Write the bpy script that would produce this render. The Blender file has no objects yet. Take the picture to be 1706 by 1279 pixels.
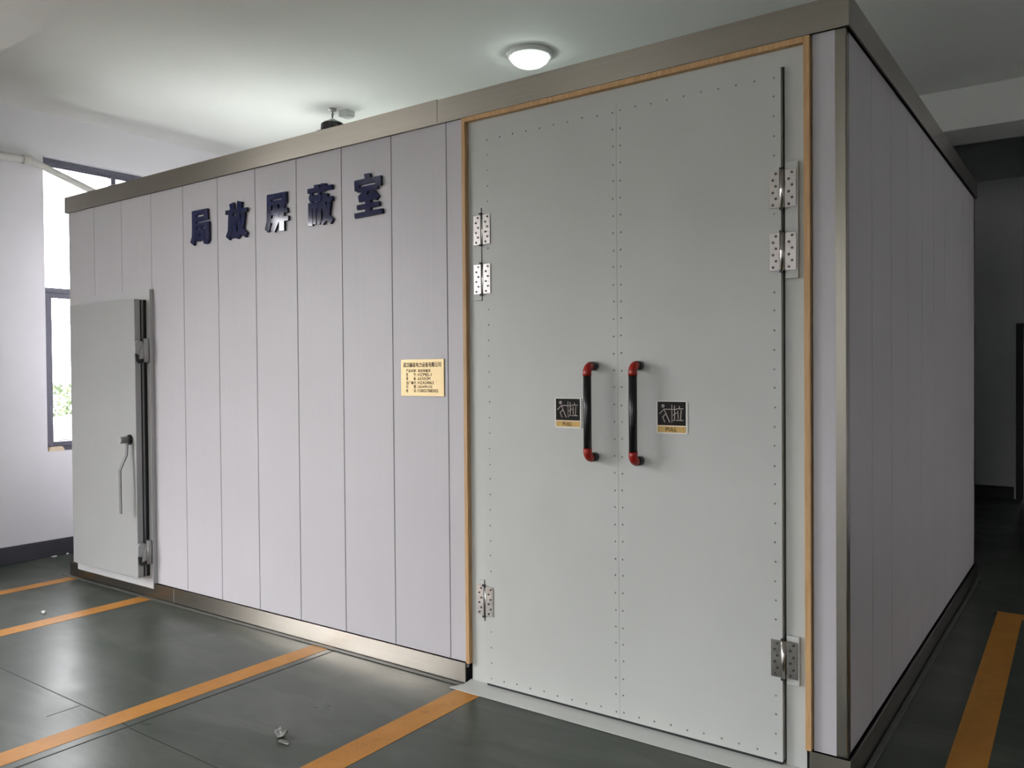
import bpy, bmesh, math, random
from mathutils import Vector, Matrix

random.seed(7)
scene = bpy.context.scene
COL = scene.collection

# ------------------------------------------------------------------ camera
cam_data = bpy.data.cameras.new('camera')
cam = bpy.data.objects.new('camera', cam_data)
COL.objects.link(cam)
cam_data.sensor_fit = 'HORIZONTAL'
cam_data.sensor_width = 36.0
cam_data.lens = 28.861
cam_data.clip_start = 0.05
cam_data.clip_end = 300
R_ = (0.812625, 0.582728, -0.008250)
U_ = (-0.001697, 0.016521, 0.999862)
F_ = (-0.582784, 0.812499, -0.014414)
cam.matrix_world = Matrix(((R_[0], U_[0], -F_[0], 6.66318),
                           (R_[1], U_[1], -F_[1], -3.26487),
                           (R_[2], U_[2], -F_[2], 1.59137),
                           (0, 0, 0, 1)))
scene.camera = cam

# ------------------------------------------------------------------ sky, exposure
world = bpy.data.worlds.new('overcast_sky')
scene.world = world
world.use_nodes = True
wn, wk = world.node_tree.nodes, world.node_tree.links
# overcast sky: luminance rises as (1 + 2 sin(elevation)) / 3 from horizon to zenith
SKY = 31.0
_tc = wn.new('ShaderNodeTexCoord')
_sep = wn.new('ShaderNodeSeparateXYZ')
wk.new(_tc.outputs['Generated'], _sep.inputs['Vector'])
_mr = wn.new('ShaderNodeMapRange')
_mr.inputs['From Min'].default_value = 0.0
_mr.inputs['From Max'].default_value = 1.0
_mr.inputs['To Min'].default_value = SKY / 3.0
_mr.inputs['To Max'].default_value = SKY
wk.new(_sep.outputs['Z'], _mr.inputs['Value'])
wk.new(_mr.outputs['Result'], wn['Background'].inputs['Strength'])
wn['Background'].inputs['Color'].default_value = (0.985, 0.975, 1.0, 1)

vs = scene.view_settings
vs.view_transform = 'Standard'
vs.look = 'None'
vs.gamma = 1.0
vs.use_curve_mapping = False
vs.exposure = 0.32

cy = scene.cycles
cy.use_denoising = True
cy.max_bounces = 10
cy.diffuse_bounces = 6
cy.glossy_bounces = 5
cy.transparent_max_bounces = 12
cy.caustics_reflective = False
cy.caustics_refractive = False
cy.sample_clamp_indirect = 6.0


# ------------------------------------------------------------------ window openings: (wall, along0, along1, z0, z1)
XW = -0.845           # inner face of the window wall
YF = -9.0             # inner face of the wall behind the camera
YB = 8.36             # inner face of the far wall
XR = 11.5             # inner face of the right wall
ZC = 3.89             # ceiling
WIN_LEFT = [(0.205, 2.605, 0.925, 3.52)]
GATE_LEFT = (-5.90, -2.70, 0.0, 3.40)          # open goods entrance left of the camera
FILL_FRONT = [(-0.6, 1.2, 0.30, 3.4), (4.7, 7.3, 0.60, 3.5)]  # unseen windows, added and sized to light the left wall and panels
FILL_RIGHT = [(2.3, 4.3, 0.0, 2.0)]               # unseen opening added at the right to light the side wall


def portal(name, loc, direction, sx, sy):
    d = bpy.data.lights.new(name, 'AREA')
    d.shape = 'RECTANGLE'
    d.size, d.size_y = sx, sy
    d.cycles.is_portal = True
    o = bpy.data.objects.new(name, d)
    COL.objects.link(o)
    o.location = loc
    o.rotation_euler = Vector(direction).to_track_quat('-Z', 'Y').to_euler()
    return o


for a, b_, z0, z1 in WIN_LEFT:
    portal('daylight_portal', (XW - 0.26, (a + b_) / 2, (z0 + z1) / 2), (1, 0, 0), b_ - a, z1 - z0)
a, b_, z0, z1 = GATE_LEFT
portal('daylight_portal', (XW - 0.26, (a + b_) / 2, (z0 + z1) / 2), (1, 0, 0), b_ - a, z1 - z0)
for a, b_, z0, z1 in FILL_RIGHT:
    portal('daylight_portal', (XR + 0.26, (a + b_) / 2, (z0 + z1) / 2), (-1, 0, 0), b_ - a, z1 - z0)
for a, b_, z0, z1 in FILL_FRONT:
    portal('daylight_portal', ((a + b_) / 2, YF - 0.26, (z0 + z1) / 2), (0, 1, 0), b_ - a, z1 - z0)


# ------------------------------------------------------------------ materials
def mat_new(name):
    m = bpy.data.materials.new(name)
    m.use_nodes = True
    return m, m.node_tree.nodes, m.node_tree.links, m.node_tree.nodes['Principled BSDF']


def coords(N, L, scale=(1, 1, 1), kind='Object'):
    tc = N.new('ShaderNodeTexCoord')
    mp = N.new('ShaderNodeMapping')
    mp.inputs['Scale'].default_value = scale
    if kind == 'World':
        g = N.new('ShaderNodeNewGeometry')
        L.new(g.outputs['Position'], mp.inputs['Vector'])
    else:
        L.new(tc.outputs[kind], mp.inputs['Vector'])
    return mp.outputs['Vector']


def noise(N, L, vec, scale=5, detail=4, rough=0.55, dist=0.0):
    n = N.new('ShaderNodeTexNoise')
    n.inputs['Scale'].default_value = scale
    n.inputs['Detail'].default_value = detail
    n.inputs['Roughness'].default_value = rough
    n.inputs['Distortion'].default_value = dist
    L.new(vec, n.inputs['Vector'])
    return n.outputs['Fac']


def ramp(N, L, fac, stops):
    r = N.new('ShaderNodeValToRGB')
    while len(r.color_ramp.elements) < len(stops):
        r.color_ramp.elements.new(0.5)
    for e, (p, c) in zip(r.color_ramp.elements, stops):
        e.position = p
        e.color = c if len(c) == 4 else (*c, 1)
    L.new(fac, r.inputs['Fac'])
    return r.outputs['Color']


def bump(N, L, height, P, strength=0.1, dist=0.01):
    b = N.new('ShaderNodeBump')
    b.inputs['Strength'].default_value = strength
    b.inputs['Distance'].default_value = dist
    L.new(height, b.inputs['Height'])
    L.new(b.outputs['Normal'], P.inputs['Normal'])
    return b


def mat_plain(name, col, rough=0.5, metal=0.0, var=0.06, scale=8, bstr=0.0, coat=0.0, kind='World'):
    """plain surface with slight procedural mottling"""
    m, N, L, P = mat_new(name)
    v = coords(N, L, kind=kind)
    f = noise(N, L, v, scale, 5)
    lo = tuple(max(0, c * (1 - var)) for c in col)
    hi = tuple(min(1, c * (1 + var)) for c in col)
    L.new(ramp(N, L, f, [(0.3, lo), (0.7, hi)]), P.inputs['Base Color'])
    P.inputs['Roughness'].default_value = rough
    P.inputs['Metallic'].default_value = metal
    if coat:
        P.inputs['Coat Weight'].default_value = coat
        P.inputs['Coat Roughness'].default_value = 0.12
    if bstr:
        f2 = noise(N, L, v, scale * 6, 3)
        bump(N, L, f2, P, bstr, 0.004)
    return m


M = {}
M['wall'] = mat_plain('white_wall_paint', (0.86, 0.85, 0.88), 0.75, var=0.025, scale=1.3, bstr=0.05)
M['ceiling'] = mat_plain('ceiling_paint', (0.74, 0.745, 0.72), 0.85, var=0.03, scale=0.8, bstr=0.05)
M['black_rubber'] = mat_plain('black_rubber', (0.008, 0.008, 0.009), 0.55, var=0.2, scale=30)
M['dark_core'] = mat_plain('dark_gap_filler', (0.035, 0.034, 0.036), 0.8, var=0.1)
M['black_plastic'] = mat_plain('black_plastic', (0.006, 0.006, 0.007), 0.28, var=0.1, scale=20)
M['red_plastic'] = mat_plain('red_plastic', (0.32, 0.013, 0.008), 0.25, var=0.1, scale=20)
M['pale_metal'] = mat_plain('pale_cast_metal', (0.42, 0.42, 0.42), 0.42, metal=0.35, var=0.08, scale=30)
M['grey_plastic'] = mat_plain('grey_plastic', (0.20, 0.20, 0.205), 0.4, var=0.06, scale=20)
M['bolt'] = mat_plain('dark_steel_bolt', (0.10, 0.095, 0.09), 0.35, metal=0.9, var=0.15, scale=60)
M['screw'] = mat_plain('dull_screw', (0.27, 0.28, 0.27), 0.4, metal=0.3, var=0.1, scale=60)
M['window_frame'] = mat_plain('window_frame_paint', (0.085, 0.085, 0.115), 0.4, var=0.06)
M['pvc'] = mat_plain('white_pvc', (0.66, 0.65, 0.60), 0.35, var=0.04)
M['lamp_ring'] = mat_plain('white_lamp_housing', (0.62, 0.62, 0.60), 0.35, var=0.03)
M['black_fins'] = mat_plain('black_heat_sink', (0.010, 0.010, 0.011), 0.45, var=0.1)
M['cream'] = mat_plain('cream_block', (0.70, 0.58, 0.42), 0.7, var=0.08, scale=20)
M['foil'] = mat_plain('crumpled_foil', (0.20, 0.205, 0.19), 0.5, metal=0.2, var=0.4, scale=60)
M['chip'] = mat_plain('white_chip', (0.75, 0.75, 0.74), 0.6, var=0.06, scale=40)
M['joint'] = mat_plain('dark_floor_joint', (0.012, 0.014, 0.013), 0.7, var=0.2)
M['far_door'] = mat_plain('dark_door_paint', (0.02, 0.02, 0.02), 0.5, var=0.1)
M['car_white'] = mat_plain('white_car_paint', (0.80, 0.81, 0.82), 0.2, var=0.01, coat=0.5)
M['car_glass'] = mat_plain('dark_car_glass', (0.02, 0.025, 0.03), 0.08, var=0.02)
M['tyre'] = mat_plain('tyre_rubber', (0.02, 0.02, 0.02), 0.8, var=0.1)
M['leaf'] = mat_plain('bush_leaf', (0.035, 0.055, 0.014), 0.6, var=0.35, scale=6)
M['bark'] = mat_plain('bush_stem', (0.09, 0.06, 0.04), 0.8, var=0.2)
M['fence'] = mat_plain('pale_fence_paint', (0.62, 0.63, 0.64), 0.5, var=0.04)
M['far_wall'] = mat_plain('pale_render', (0.72, 0.72, 0.70), 0.8, var=0.03)
M['outside'] = mat_plain('asphalt_drive', (0.12, 0.12, 0.118), 0.8, var=0.08, scale=0.7)
M['pale_yard'] = mat_plain('pale_concrete_paving', (0.68, 0.68, 0.66), 0.8, var=0.06, scale=0.7)
M['blocker'] = mat_plain('grey_blocker', (0.30, 0.29, 0.28), 0.8, var=0.06, scale=0.5)
M['roof_sheet'] = mat_plain('white_roof_sheet', (0.72, 0.73, 0.71), 0.6, var=0.05, scale=2)
M['gold_ink'] = mat_plain('dark_engraving', (0.025, 0.015, 0.004), 0.6, var=0.1)


def mat_panel(name, along):
    m, N, L, P = mat_new(name)
    s = [0.15, 0.15, 0.04]
    s[along] = 90.0
    v = coords(N, L, tuple(s), 'World')
    f = noise(N, L, v, 3.0, 3, 0.6)
    v2 = coords(N, L, (1, 1, 1), 'World')
    f2 = noise(N, L, v2, 1.4, 4)
    c1 = ramp(N, L, f, [(0.3, (0.495, 0.478, 0.502)), (0.7, (0.535, 0.518, 0.540))])
    mx = N.new('ShaderNodeMixRGB')
    mx.blend_type = 'MULTIPLY'
    mx.inputs['Fac'].default_value = 1
    L.new(c1, mx.inputs['Color1'])
    L.new(ramp(N, L, f2, [(0.3, (0.95, 0.95, 0.95)), (0.7, (1, 1, 1))]), mx.inputs['Color2'])
    L.new(mx.outputs['Color'], P.inputs['Base Color'])
    P.inputs['Roughness'].default_value = 0.42
    bump(N, L, f, P, 0.22, 0.0012)
    return m


M['panel_front'] = mat_panel('lavender_grey_panel', 0)
M['panel_side'] = mat_panel('lavender_grey_panel_side', 1)


def mat_steel(name, stretch, rough=0.30, tint=(0.34, 0.315, 0.272), spread=(0, 0, 1), aniso=0.85):
    m, N, L, P = mat_new(name)
    v = coords(N, L, stretch, 'World')
    f = noise(N, L, v, 6, 3, 0.6)
    L.new(ramp(N, L, f, [(0.2, tuple(c * 0.90 for c in tint)), (0.8, tuple(c * 1.10 for c in tint))]), P.inputs['Base Color'])
    P.inputs['Metallic'].default_value = 1.0
    P.inputs['Roughness'].default_value = rough
    if aniso:
        # brushed grain: highlights spread across the brushing direction
        P.inputs['Anisotropic'].default_value = aniso
        tg = N.new('ShaderNodeCombineXYZ')
        for k, a in enumerate(('X', 'Y', 'Z')):
            tg.inputs[a].default_value = spread[k]
        L.new(tg.outputs['Vector'], P.inputs['Tangent'])
    return m


M['steel_x'] = mat_steel('brushed_steel_along_x', (0.3, 60, 60))
M['steel_y'] = mat_steel('brushed_steel_along_y', (60, 0.3, 60))
M['steel_z'] = mat_steel('brushed_steel_upright', (60, 60, 0.3), 0.24, (0.33, 0.31, 0.265), aniso=0)
M['hinge_steel'] = mat_steel('hinge_steel', (4, 4, 1.0), 0.20, (0.60, 0.57, 0.54), aniso=0)


def mat_door(name):
    m, N, L, P = mat_new(name)
    v = coords(N, L, (1, 1, 1), 'World')
    f = noise(N, L, v, 1.6, 4, 0.5, 0.4)
    L.new(ramp(N, L, f, [(0.3, (0.49, 0.505, 0.48)), (0.7, (0.525, 0.54, 0.515))]), P.inputs['Base Color'])
    P.inputs['Roughness'].default_value = 0.40
    P.inputs['Specular IOR Level'].default_value = 0.4
    f2 = noise(N, L, v, 260, 2)
    f3 = noise(N, L, v, 2.2, 2, 0.4)
    b1 = N.new('ShaderNodeBump')
    b1.inputs['Strength'].default_value = 0.5
    b1.inputs['Distance'].default_value = 0.02
    L.new(f3, b1.inputs['Height'])
    b2 = N.new('ShaderNodeBump')
    b2.inputs['Strength'].default_value = 0.05
    b2.inputs['Distance'].default_value = 0.001
    L.new(f2, b2.inputs['Height'])
    L.new(b1.outputs['Normal'], b2.inputs['Normal'])
    L.new(b2.outputs['Normal'], P.inputs['Normal'])
    return m


M['door_paint'] = mat_door('grey_green_door_paint')
M['small_door'] = mat_plain('grey_sheet_steel_paint', (0.355, 0.362, 0.355), 0.35, var=0.05, scale=2.0)
M['small_frame'] = mat_plain('pale_grey_frame_paint', (0.50, 0.50, 0.50), 0.4, var=0.03, scale=2.0)


def mat_wood():
    m, N, L, P = mat_new('pale_pine_trim')
    v = coords(N, L, (9, 9, 0.7), 'World')
    f = noise(N, L, v, 6, 5, 0.6, 1.2)
    L.new(ramp(N, L, f, [(0.3, (0.44, 0.255, 0.105)), (0.7, (0.60, 0.385, 0.185))]), P.inputs['Base Color'])
    P.inputs['Roughness'].default_value = 0.5
    bump(N, L, f, P, 0.1, 0.002)
    return m


M['wood'] = mat_wood()


def mat_floor():
    m, N, L, P = mat_new('green_grey_epoxy_floor')
    v = coords(N, L, (1, 1, 1), 'World')
    big = noise(N, L, v, 0.55, 5, 0.6, 0.8)
    mid = noise(N, L, v, 2.0, 5, 0.55, 0.6)
    c = ramp(N, L, big, [(0.25, (0.034, 0.043, 0.032)), (0.5, (0.044, 0.055, 0.041)), (0.75, (0.058, 0.070, 0.053))])
    # dusty pale smears
    vs_ = coords(N, L, (0.7, 2.6, 1), 'World')
    sm = noise(N, L, vs_, 1.6, 7, 0.62, 0.8)
    smf = ramp(N, L, sm, [(0.48, (0, 0, 0)), (0.80, (0.34, 0.34, 0.34))])
    mx = N.new('ShaderNodeMixRGB')
    L.new(smf, mx.inputs['Fac'])
    L.new(c, mx.inputs['Color1'])
    mx.inputs['Color2'].default_value = (0.20, 0.205, 0.18, 1)
    # dark scuffs
    sc = noise(N, L, v, 3.5, 7, 0.7, 1.2)
    scf = ramp(N, L, sc, [(0.56, (0, 0, 0)), (0.76, (0.6, 0.6, 0.6))])
    mx2 = N.new('ShaderNodeMixRGB')
    L.new(scf, mx2.inputs['Fac'])
    L.new(mx.outputs['Color'], mx2.inputs['Color1'])
    mx2.inputs['Color2'].default_value = (0.035, 0.04, 0.037, 1)
    L.new(mx2.outputs['Color'], P.inputs['Base Color'])
    r = N.new('ShaderNodeMapRange')
    L.new(mid, r.inputs['Value'])
    r.inputs['From Min'].default_value = 0.3
    r.inputs['From Max'].default_value = 0.7
    r.inputs['To Min'].default_value = 0.27
    r.inputs['To Max'].default_value = 0.38
    L.new(r.outputs['Result'], P.inputs['Roughness'])
    P.inputs['Specular IOR Level'].default_value = 0.30
    f2 = noise(N, L, v, 2.2, 3, 0.5, 0.5)
    bump(N, L, f2, P, 0.10, 0.01)
    return m


M['floor'] = mat_floor()


def mat_line():
    m, N, L, P = mat_new('worn_orange_line_paint')
    v = coords(N, L, (1, 1, 1), 'World')
    f = noise(N, L, v, 3.0, 8, 0.7, 1.0)
    c = ramp(N, L, f, [(0.3, (0.40, 0.165, 0.018)), (0.55, (0.48, 0.205, 0.028)), (0.75, (0.54, 0.26, 0.055))])
    f2 = noise(N, L, v, 14, 8, 0.75, 1.5)
    k = ramp(N, L, f2, [(0.57, (0, 0, 0)), (0.72, (0.55, 0.55, 0.55))])
    mx = N.new('ShaderNodeMixRGB')
    L.new(k, mx.inputs['Fac'])
    L.new(c, mx.inputs['Color1'])
    mx.inputs['Color2'].default_value = (0.13, 0.085, 0.04, 1)
    L.new(mx.outputs['Color'], P.inputs['Base Color'])
    P.inputs['Roughness'].default_value = 0.45
    P.inputs['Specular IOR Level'].default_value = 0.3
    return m


M['line'] = mat_line()


def mat_base():
    m, N, L, P = mat_new('dark_baseboard_paint')
    v = coords(N, L, (1, 1, 1), 'World')
    f = noise(N, L, v, 3, 4)
    f2 = noise(N, L, v, 11, 6, 0.7, 0.5)
    k = ramp(N, L, f2, [(0.70, (0, 0, 0)), (0.74, (1, 1, 1))])
    mx = N.new('ShaderNodeMixRGB')
    L.new(k, mx.inputs['Fac'])
    L.new(ramp(N, L, f, [(0.3, (0.036, 0.036, 0.048)), (0.7, (0.055, 0.055, 0.070))]), mx.inputs['Color1'])
    mx.inputs['Color2'].default_value = (0.5, 0.5, 0.5, 1)
    L.new(mx.outputs['Color'], P.inputs['Base Color'])
    P.inputs['Roughness'].default_value = 0.5
    return m


M['baseboard'] = mat_base()


def mat_letter():
    m, N, L, P = mat_new('navy_gloss_letter')
    v = coords(N, L, (1, 1, 1), 'World')
    f = noise(N, L, v, 8, 3)
    L.new(ramp(N, L, f, [(0.3, (0.0035, 0.007, 0.050)), (0.7, (0.005, 0.010, 0.068))]), P.inputs['Base Color'])
    P.inputs['Roughness'].default_value = 0.07
    P.inputs['Specular IOR Level'].default_value = 0.5
    return m


M['letter'] = mat_letter()
M['letter_side'] = mat_plain('navy_letter_edge', (0.006, 0.008, 0.03), 0.5, var=0.1)


def mat_gold():
    m, N, L, P = mat_new('brushed_gold_plate')
    v = coords(N, L, (2, 2, 120), 'World')
    f = noise(N, L, v, 5, 4, 0.6)
    L.new(ramp(N, L, f, [(0.3, (0.46, 0.355, 0.185)), (0.7, (0.54, 0.42, 0.225))]), P.inputs['Base Color'])
    P.inputs['Metallic'].default_value = 0.45
    P.inputs['Roughness'].default_value = 0.36
    return m


M['gold'] = mat_gold()
M['sign_black'] = mat_plain('black_sign_face', (0.006, 0.005, 0.005), 0.3, var=0.1)
M['sign_black'].node_tree.nodes['Principled BSDF'].inputs['Specular IOR Level'].default_value = 0.12
M['flange'] = mat_plain('dusty_floor_flange', (0.10, 0.105, 0.095), 0.45, var=0.15, scale=12)
M['sign_border'] = mat_plain('pale_sign_border', (0.74, 0.72, 0.67), 0.3, var=0.05)
M['sign_gold'] = mat_plain('gold_sign_band', (0.42, 0.27, 0.075), 0.35, metal=0.3, var=0.1, scale=40)
M['sign_ink'] = mat_plain('pale_bronze_print', (0.42, 0.36, 0.31), 0.4, var=0.05)
M['sign_dark'] = mat_plain('dark_brown_print', (0.035, 0.006, 0.003), 0.5, var=0.05)


def mat_glass():
    m = bpy.data.materials.new('clear_window_glass')
    m.use_nodes = True
    N, L = m.node_tree.nodes, m.node_tree.links
    N.clear()
    out = N.new('ShaderNodeOutputMaterial')
    mix = N.new('ShaderNodeMixShader')
    tr = N.new('ShaderNodeBsdfTransparent')
    tr.inputs['Color'].default_value = (0.96, 0.97, 0.97, 1)
    gl = N.new('ShaderNodeBsdfGlossy')
    gl.inputs['Roughness'].default_value = 0.02
    fr = N.new('ShaderNodeFresnel')
    fr.inputs['IOR'].default_value = 1.35
    L.new(fr.outputs['Fac'], mix.inputs['Fac'])
    L.new(tr.outputs['BSDF'], mix.inputs[1])
    L.new(gl.outputs['BSDF'], mix.inputs[2])
    L.new(mix.outputs['Shader'], out.inputs['Surface'])
    return m


M['glass'] = mat_glass()


def mat_emit(name, col, strength):
    m, N, L, P = mat_new(name)
    P.inputs['Base Color'].default_value = (0.8, 0.8, 0.8, 1)
    P.inputs['Emission Color'].default_value = (*col, 1)
    P.inputs['Emission Strength'].default_value = strength
    return m


M['lamp_glow'] = mat_emit('lit_opal_diffuser', (0.88, 1.0, 0.95), 12.0)
M['led_glow'] = mat_emit('lit_led_disc', (0.95, 1.0, 0.96), 6.0)


# ------------------------------------------------------------------ mesh helpers
def box(bm, x0, x1, y0, y1, z0, z1):
    v = [bm.verts.new((x, y, z)) for z in (z0, z1) for y in (y0, y1) for x in (x0, x1)]
    for f in ((0, 2, 3, 1), (4, 5, 7, 6), (0, 1, 5, 4), (1, 3, 7, 5), (3, 2, 6, 7), (2, 0, 4, 6)):
        bm.faces.new([v[i] for i in f])
    return v


def prism(bm, pts, axis, a0, a1):
    """extrude a 2-D outline along axis 'x','y' or 'z' from a0 to a1"""
    def P(p, a):
        u, w = p
        return {'x': (a, u, w), 'y': (u, a, w), 'z': (u, w, a)}[axis]
    A = [bm.verts.new(P(p, a0)) for p in pts]
    B = [bm.verts.new(P(p, a1)) for p in pts]
    n = len(pts)
    bm.faces.new(A)
    bm.faces.new(list(reversed(B)))
    for i in range(n):
        j = (i + 1) % n
        bm.faces.new((A[j], A[i], B[i], B[j]))


def tube(bm, pts, r, seg=12, cap=True, flat=1.0):
    """tube along a 3-D polyline; r is a number or list"""
    pts = [Vector(p) for p in pts]
    n = len(pts)
    rs = r if isinstance(r, (list, tuple)) else [r] * n
    rings = []
    up = None
    for i in range(n):
        d = (pts[min(i + 1, n - 1)] - pts[max(i - 1, 0)]).normalized()
        if up is None:
            up = Vector((0, 0, 1)) if abs(d.z) < 0.9 else Vector((1, 0, 0))
        s = d.cross(up).normalized()
        up = s.cross(d).normalized()
        rings.append([bm.verts.new(pts[i] + rs[i] * (math.cos(2 * math.pi * k / seg) * s + flat * math.sin(2 * math.pi * k / seg) * up)) for k in range(seg)])
    for i in range(n - 1):
        for k in range(seg):
            f = bm.faces.new((rings[i][k], rings[i][(k + 1) % seg], rings[i + 1][(k + 1) % seg], rings[i + 1][k]))
            f.smooth = True
    if cap:
        bm.faces.new(list(reversed(rings[0])))
        bm.faces.new(rings[-1])


def lathe(bm, prof, c, seg=32):
    """revolve (radius, z) profile about the vertical through c"""
    rings = []
    for r, z in prof:
        if r < 1e-5:
            rings.append([bm.verts.new((c[0], c[1], c[2] + z))])
        else:
            rings.append([bm.verts.new((c[0] + r * math.cos(2 * math.pi * k / seg), c[1] + r * math.sin(2 * math.pi * k / seg), c[2] + z)) for k in range(seg)])
    for a, b in zip(rings, rings[1:]):
        for k in range(seg):
            j = (k + 1) % seg
            if len(a) == 1 and len(b) == 1:
                continue
            if len(a) == 1:
                f = bm.faces.new((a[0], b[j], b[k]))
            elif len(b) == 1:
                f = bm.faces.new((a[k], a[j], b[0]))
            else:
                f = bm.faces.new((a[k], a[j], b[j], b[k]))
            f.smooth = True


WORLD = {}


def wl(o):
    return WORLD.get(o.name, Vector((0, 0, 0)))


def link(name, data, parent=None, loc=(0, 0, 0)):
    o = bpy.data.objects.new(name, data)
    COL.objects.link(o)
    loc = Vector(loc)
    WORLD[o.name] = loc.copy()
    if parent is not None:
        o.parent = parent
        o.location = loc - wl(parent)
    else:
        o.location = loc
    return o


def obj(name, bm, mat, parent=None, loc=(0, 0, 0), bevel=0.0, seg=1, smooth=False):
    """mesh given in world coordinates; loc becomes its origin"""
    if bevel:
        bmesh.ops.bevel(bm, geom=[e for e in bm.edges], offset=bevel, segments=seg, profile=0.7, affect='EDGES', clamp_overlap=True)
    bmesh.ops.recalc_face_normals(bm, faces=bm.faces[:])
    loc = Vector(loc)
    if loc.length:
        bmesh.ops.translate(bm, verts=bm.verts[:], vec=-loc)
    me = bpy.data.meshes.new(name)
    bm.to_mesh(me)
    bm.free()
    me.materials.append(M[mat] if isinstance(mat, str) else mat)
    if smooth:
        for p in me.polygons:
            p.use_smooth = True
    return link(name, me, parent, loc)


def B():
    return bmesh.new()


def bobj(name, mat, parent, dims, bevel=0.0, seg=1):
    bm = B()
    box(bm, *dims)
    x0, x1, y0, y1, z0, z1 = dims
    return obj(name, bm, mat, parent, ((x0 + x1) / 2, (y0 + y1) / 2, min(z0, z1)), bevel, seg)


def tag(o, label, cat, group=None):
    o['label'] = label
    o['category'] = cat
    if group:
        o['group'] = group
    return o


def thing(name, label, cat, loc=(0, 0, 0), group=None):
    o = link(name, None, None, loc)
    o.empty_display_size = 0.1
    return tag(o, label, cat, group)


def struct(o, label=None):
    o['kind'] = 'structure'
    if label:
        o['label'] = label
    return o


def text_mesh(name, body, mat, parent, x0, x1, z0, z1, y, bold=0.0):
    """flat lettering fitted to the rectangle x0..x1, z0..z1 facing -y at depth y"""
    cu = bpy.data.curves.new('lettering', 'FONT')
    cu.body = body
    cu.size = 1.0
    cu.resolution_u = 4
    tmp = bpy.data.objects.new('lettering_tmp', cu)
    COL.objects.link(tmp)
    dg = bpy.context.evaluated_depsgraph_get()
    me = bpy.data.meshes.new_from_object(tmp.evaluated_get(dg))
    bpy.data.objects.remove(tmp)
    bpy.data.curves.remove(cu)
    xs = [v.co.x for v in me.vertices]
    ys = [v.co.y for v in me.vertices]
    if not xs:
        return None
    a, b, c, d = min(xs), max(xs), min(ys), max(ys)
    for v in me.vertices:
        v.co = Vector((x0 + (v.co.x - a) / max(b - a, 1e-6) * (x1 - x0) - x0, 0, (v.co.y - c) / max(d - c, 1e-6) * (z1 - z0)))
    if bold:            # heavier strokes: the same outlines repeated a little to each side
        h = (d - c) and (z1 - z0) * bold
        bm = bmesh.new()
        for dx, dz in ((-h, 0), (h, 0), (0, h)):
            n0 = len(bm.verts)
            bm.from_mesh(me)
            bm.verts.ensure_lookup_table()
            for v in bm.verts[n0:]:
                v.co.x += dx
                v.co.z += dz
        bm.to_mesh(me)
        bm.free()
    me.materials.clear()
    me.materials.append(M[mat])
    me.name = name
    return link(name, me, parent, (x0, y, z0))

# ================================================================== the hall
TH = 0.24


def wall_with_holes(bm, axis, c0, c1, a0, a1, z0, z1, holes):
    """boxes filling a wall around rectangular holes (a, b, z0, z1), sorted along the wall"""
    def bx(p, q, r, s):
        if q - p < 1e-4 or s - r < 1e-4:
            return
        if axis == 'x':
            box(bm, c0, c1, p, q, r, s)
        else:
            box(bm, p, q, c0, c1, r, s)
    cur = a0
    for h in sorted(holes):
        bx(cur, h[0], z0, z1)
        bx(h[0], h[1], z0, h[2])
        bx(h[0], h[1], h[3], z1)
        cur = h[1]
    bx(cur, a1, z0, z1)


bm = B(); box(bm, XW - TH, XR + TH, YF - TH, YB + TH, -0.2, 0.0)
floor = struct(obj('floor', bm, 'floor'), 'glossy green-grey epoxy floor with worn orange bay lines')
bm = B(); box(bm, XW - TH, XR + TH, YF - TH, YB + TH, ZC, ZC + 0.2)
ceiling = struct(obj('ceiling', bm, 'ceiling'), 'plain white painted ceiling')
bm = B(); wall_with_holes(bm, 'x', XW - TH, XW, YF - TH, YB + TH, 0, ZC, WIN_LEFT + [GATE_LEFT])
struct(obj('wall_left', bm, 'wall'), 'white wall with tall dark-framed window')
bm = B(); wall_with_holes(bm, 'y', YF - TH, YF, XW, XR, 0, ZC, FILL_FRONT)
struct(obj('wall_front', bm, 'wall'))
DOOR_X0, DOOR_X1, DOOR_Z = 5.86, 6.78, 2.10
bm = B(); wall_with_holes(bm, 'y', YB, YB + TH, XW, XR, 0, ZC, [(DOOR_X0, DOOR_X1, 0.0, DOOR_Z)])
struct(obj('wall_back', bm, 'wall'), 'white wall in shadow behind the grey room')
bm = B(); wall_with_holes(bm, 'x', XR, XR + TH, YF - TH, YB + TH, 0, ZC, FILL_RIGHT)
struct(obj('wall_right', bm, 'wall'))

bm = B(); box(bm, 6.42, XR, 4.93, 5.08, 0, ZC)  # unseen wall, added to keep daylight away from the back
struct(obj('wall_light_block', bm, 'wall'), 'white wall added out of view at the right to keep the far end dark')
# ceiling beams, 0.34 m deep
bm = B(); box(bm, XW, XR, -1.54, -1.0, 3.55, ZC)
struct(obj('trim_1', bm, 'ceiling', bevel=0.006), 'white ceiling beam at the upper left')
bm = B(); box(bm, XW, XR, 4.38, 4.92, 3.55, ZC)
struct(obj('trim_2', bm, 'ceiling', bevel=0.006), 'white ceiling beam behind the grey room')

# baseboards
bm = B(); box(bm, XW, XW + 0.012, YF, GATE_LEFT[0], 0, 0.15); box(bm, XW, XW + 0.012, GATE_LEFT[1], YB, 0, 0.15)
struct(obj('baseboard_left', bm, 'baseboard', bevel=0.003), 'scuffed dark grey baseboard under the window')
bm = B(); box(bm, XW + 0.012, DOOR_X0 - 0.05, YB - 0.012, YB, 0, 0.15)
struct(obj('baseboard_back', bm, 'baseboard', bevel=0.003), 'dark baseboard along the far wall')

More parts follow.
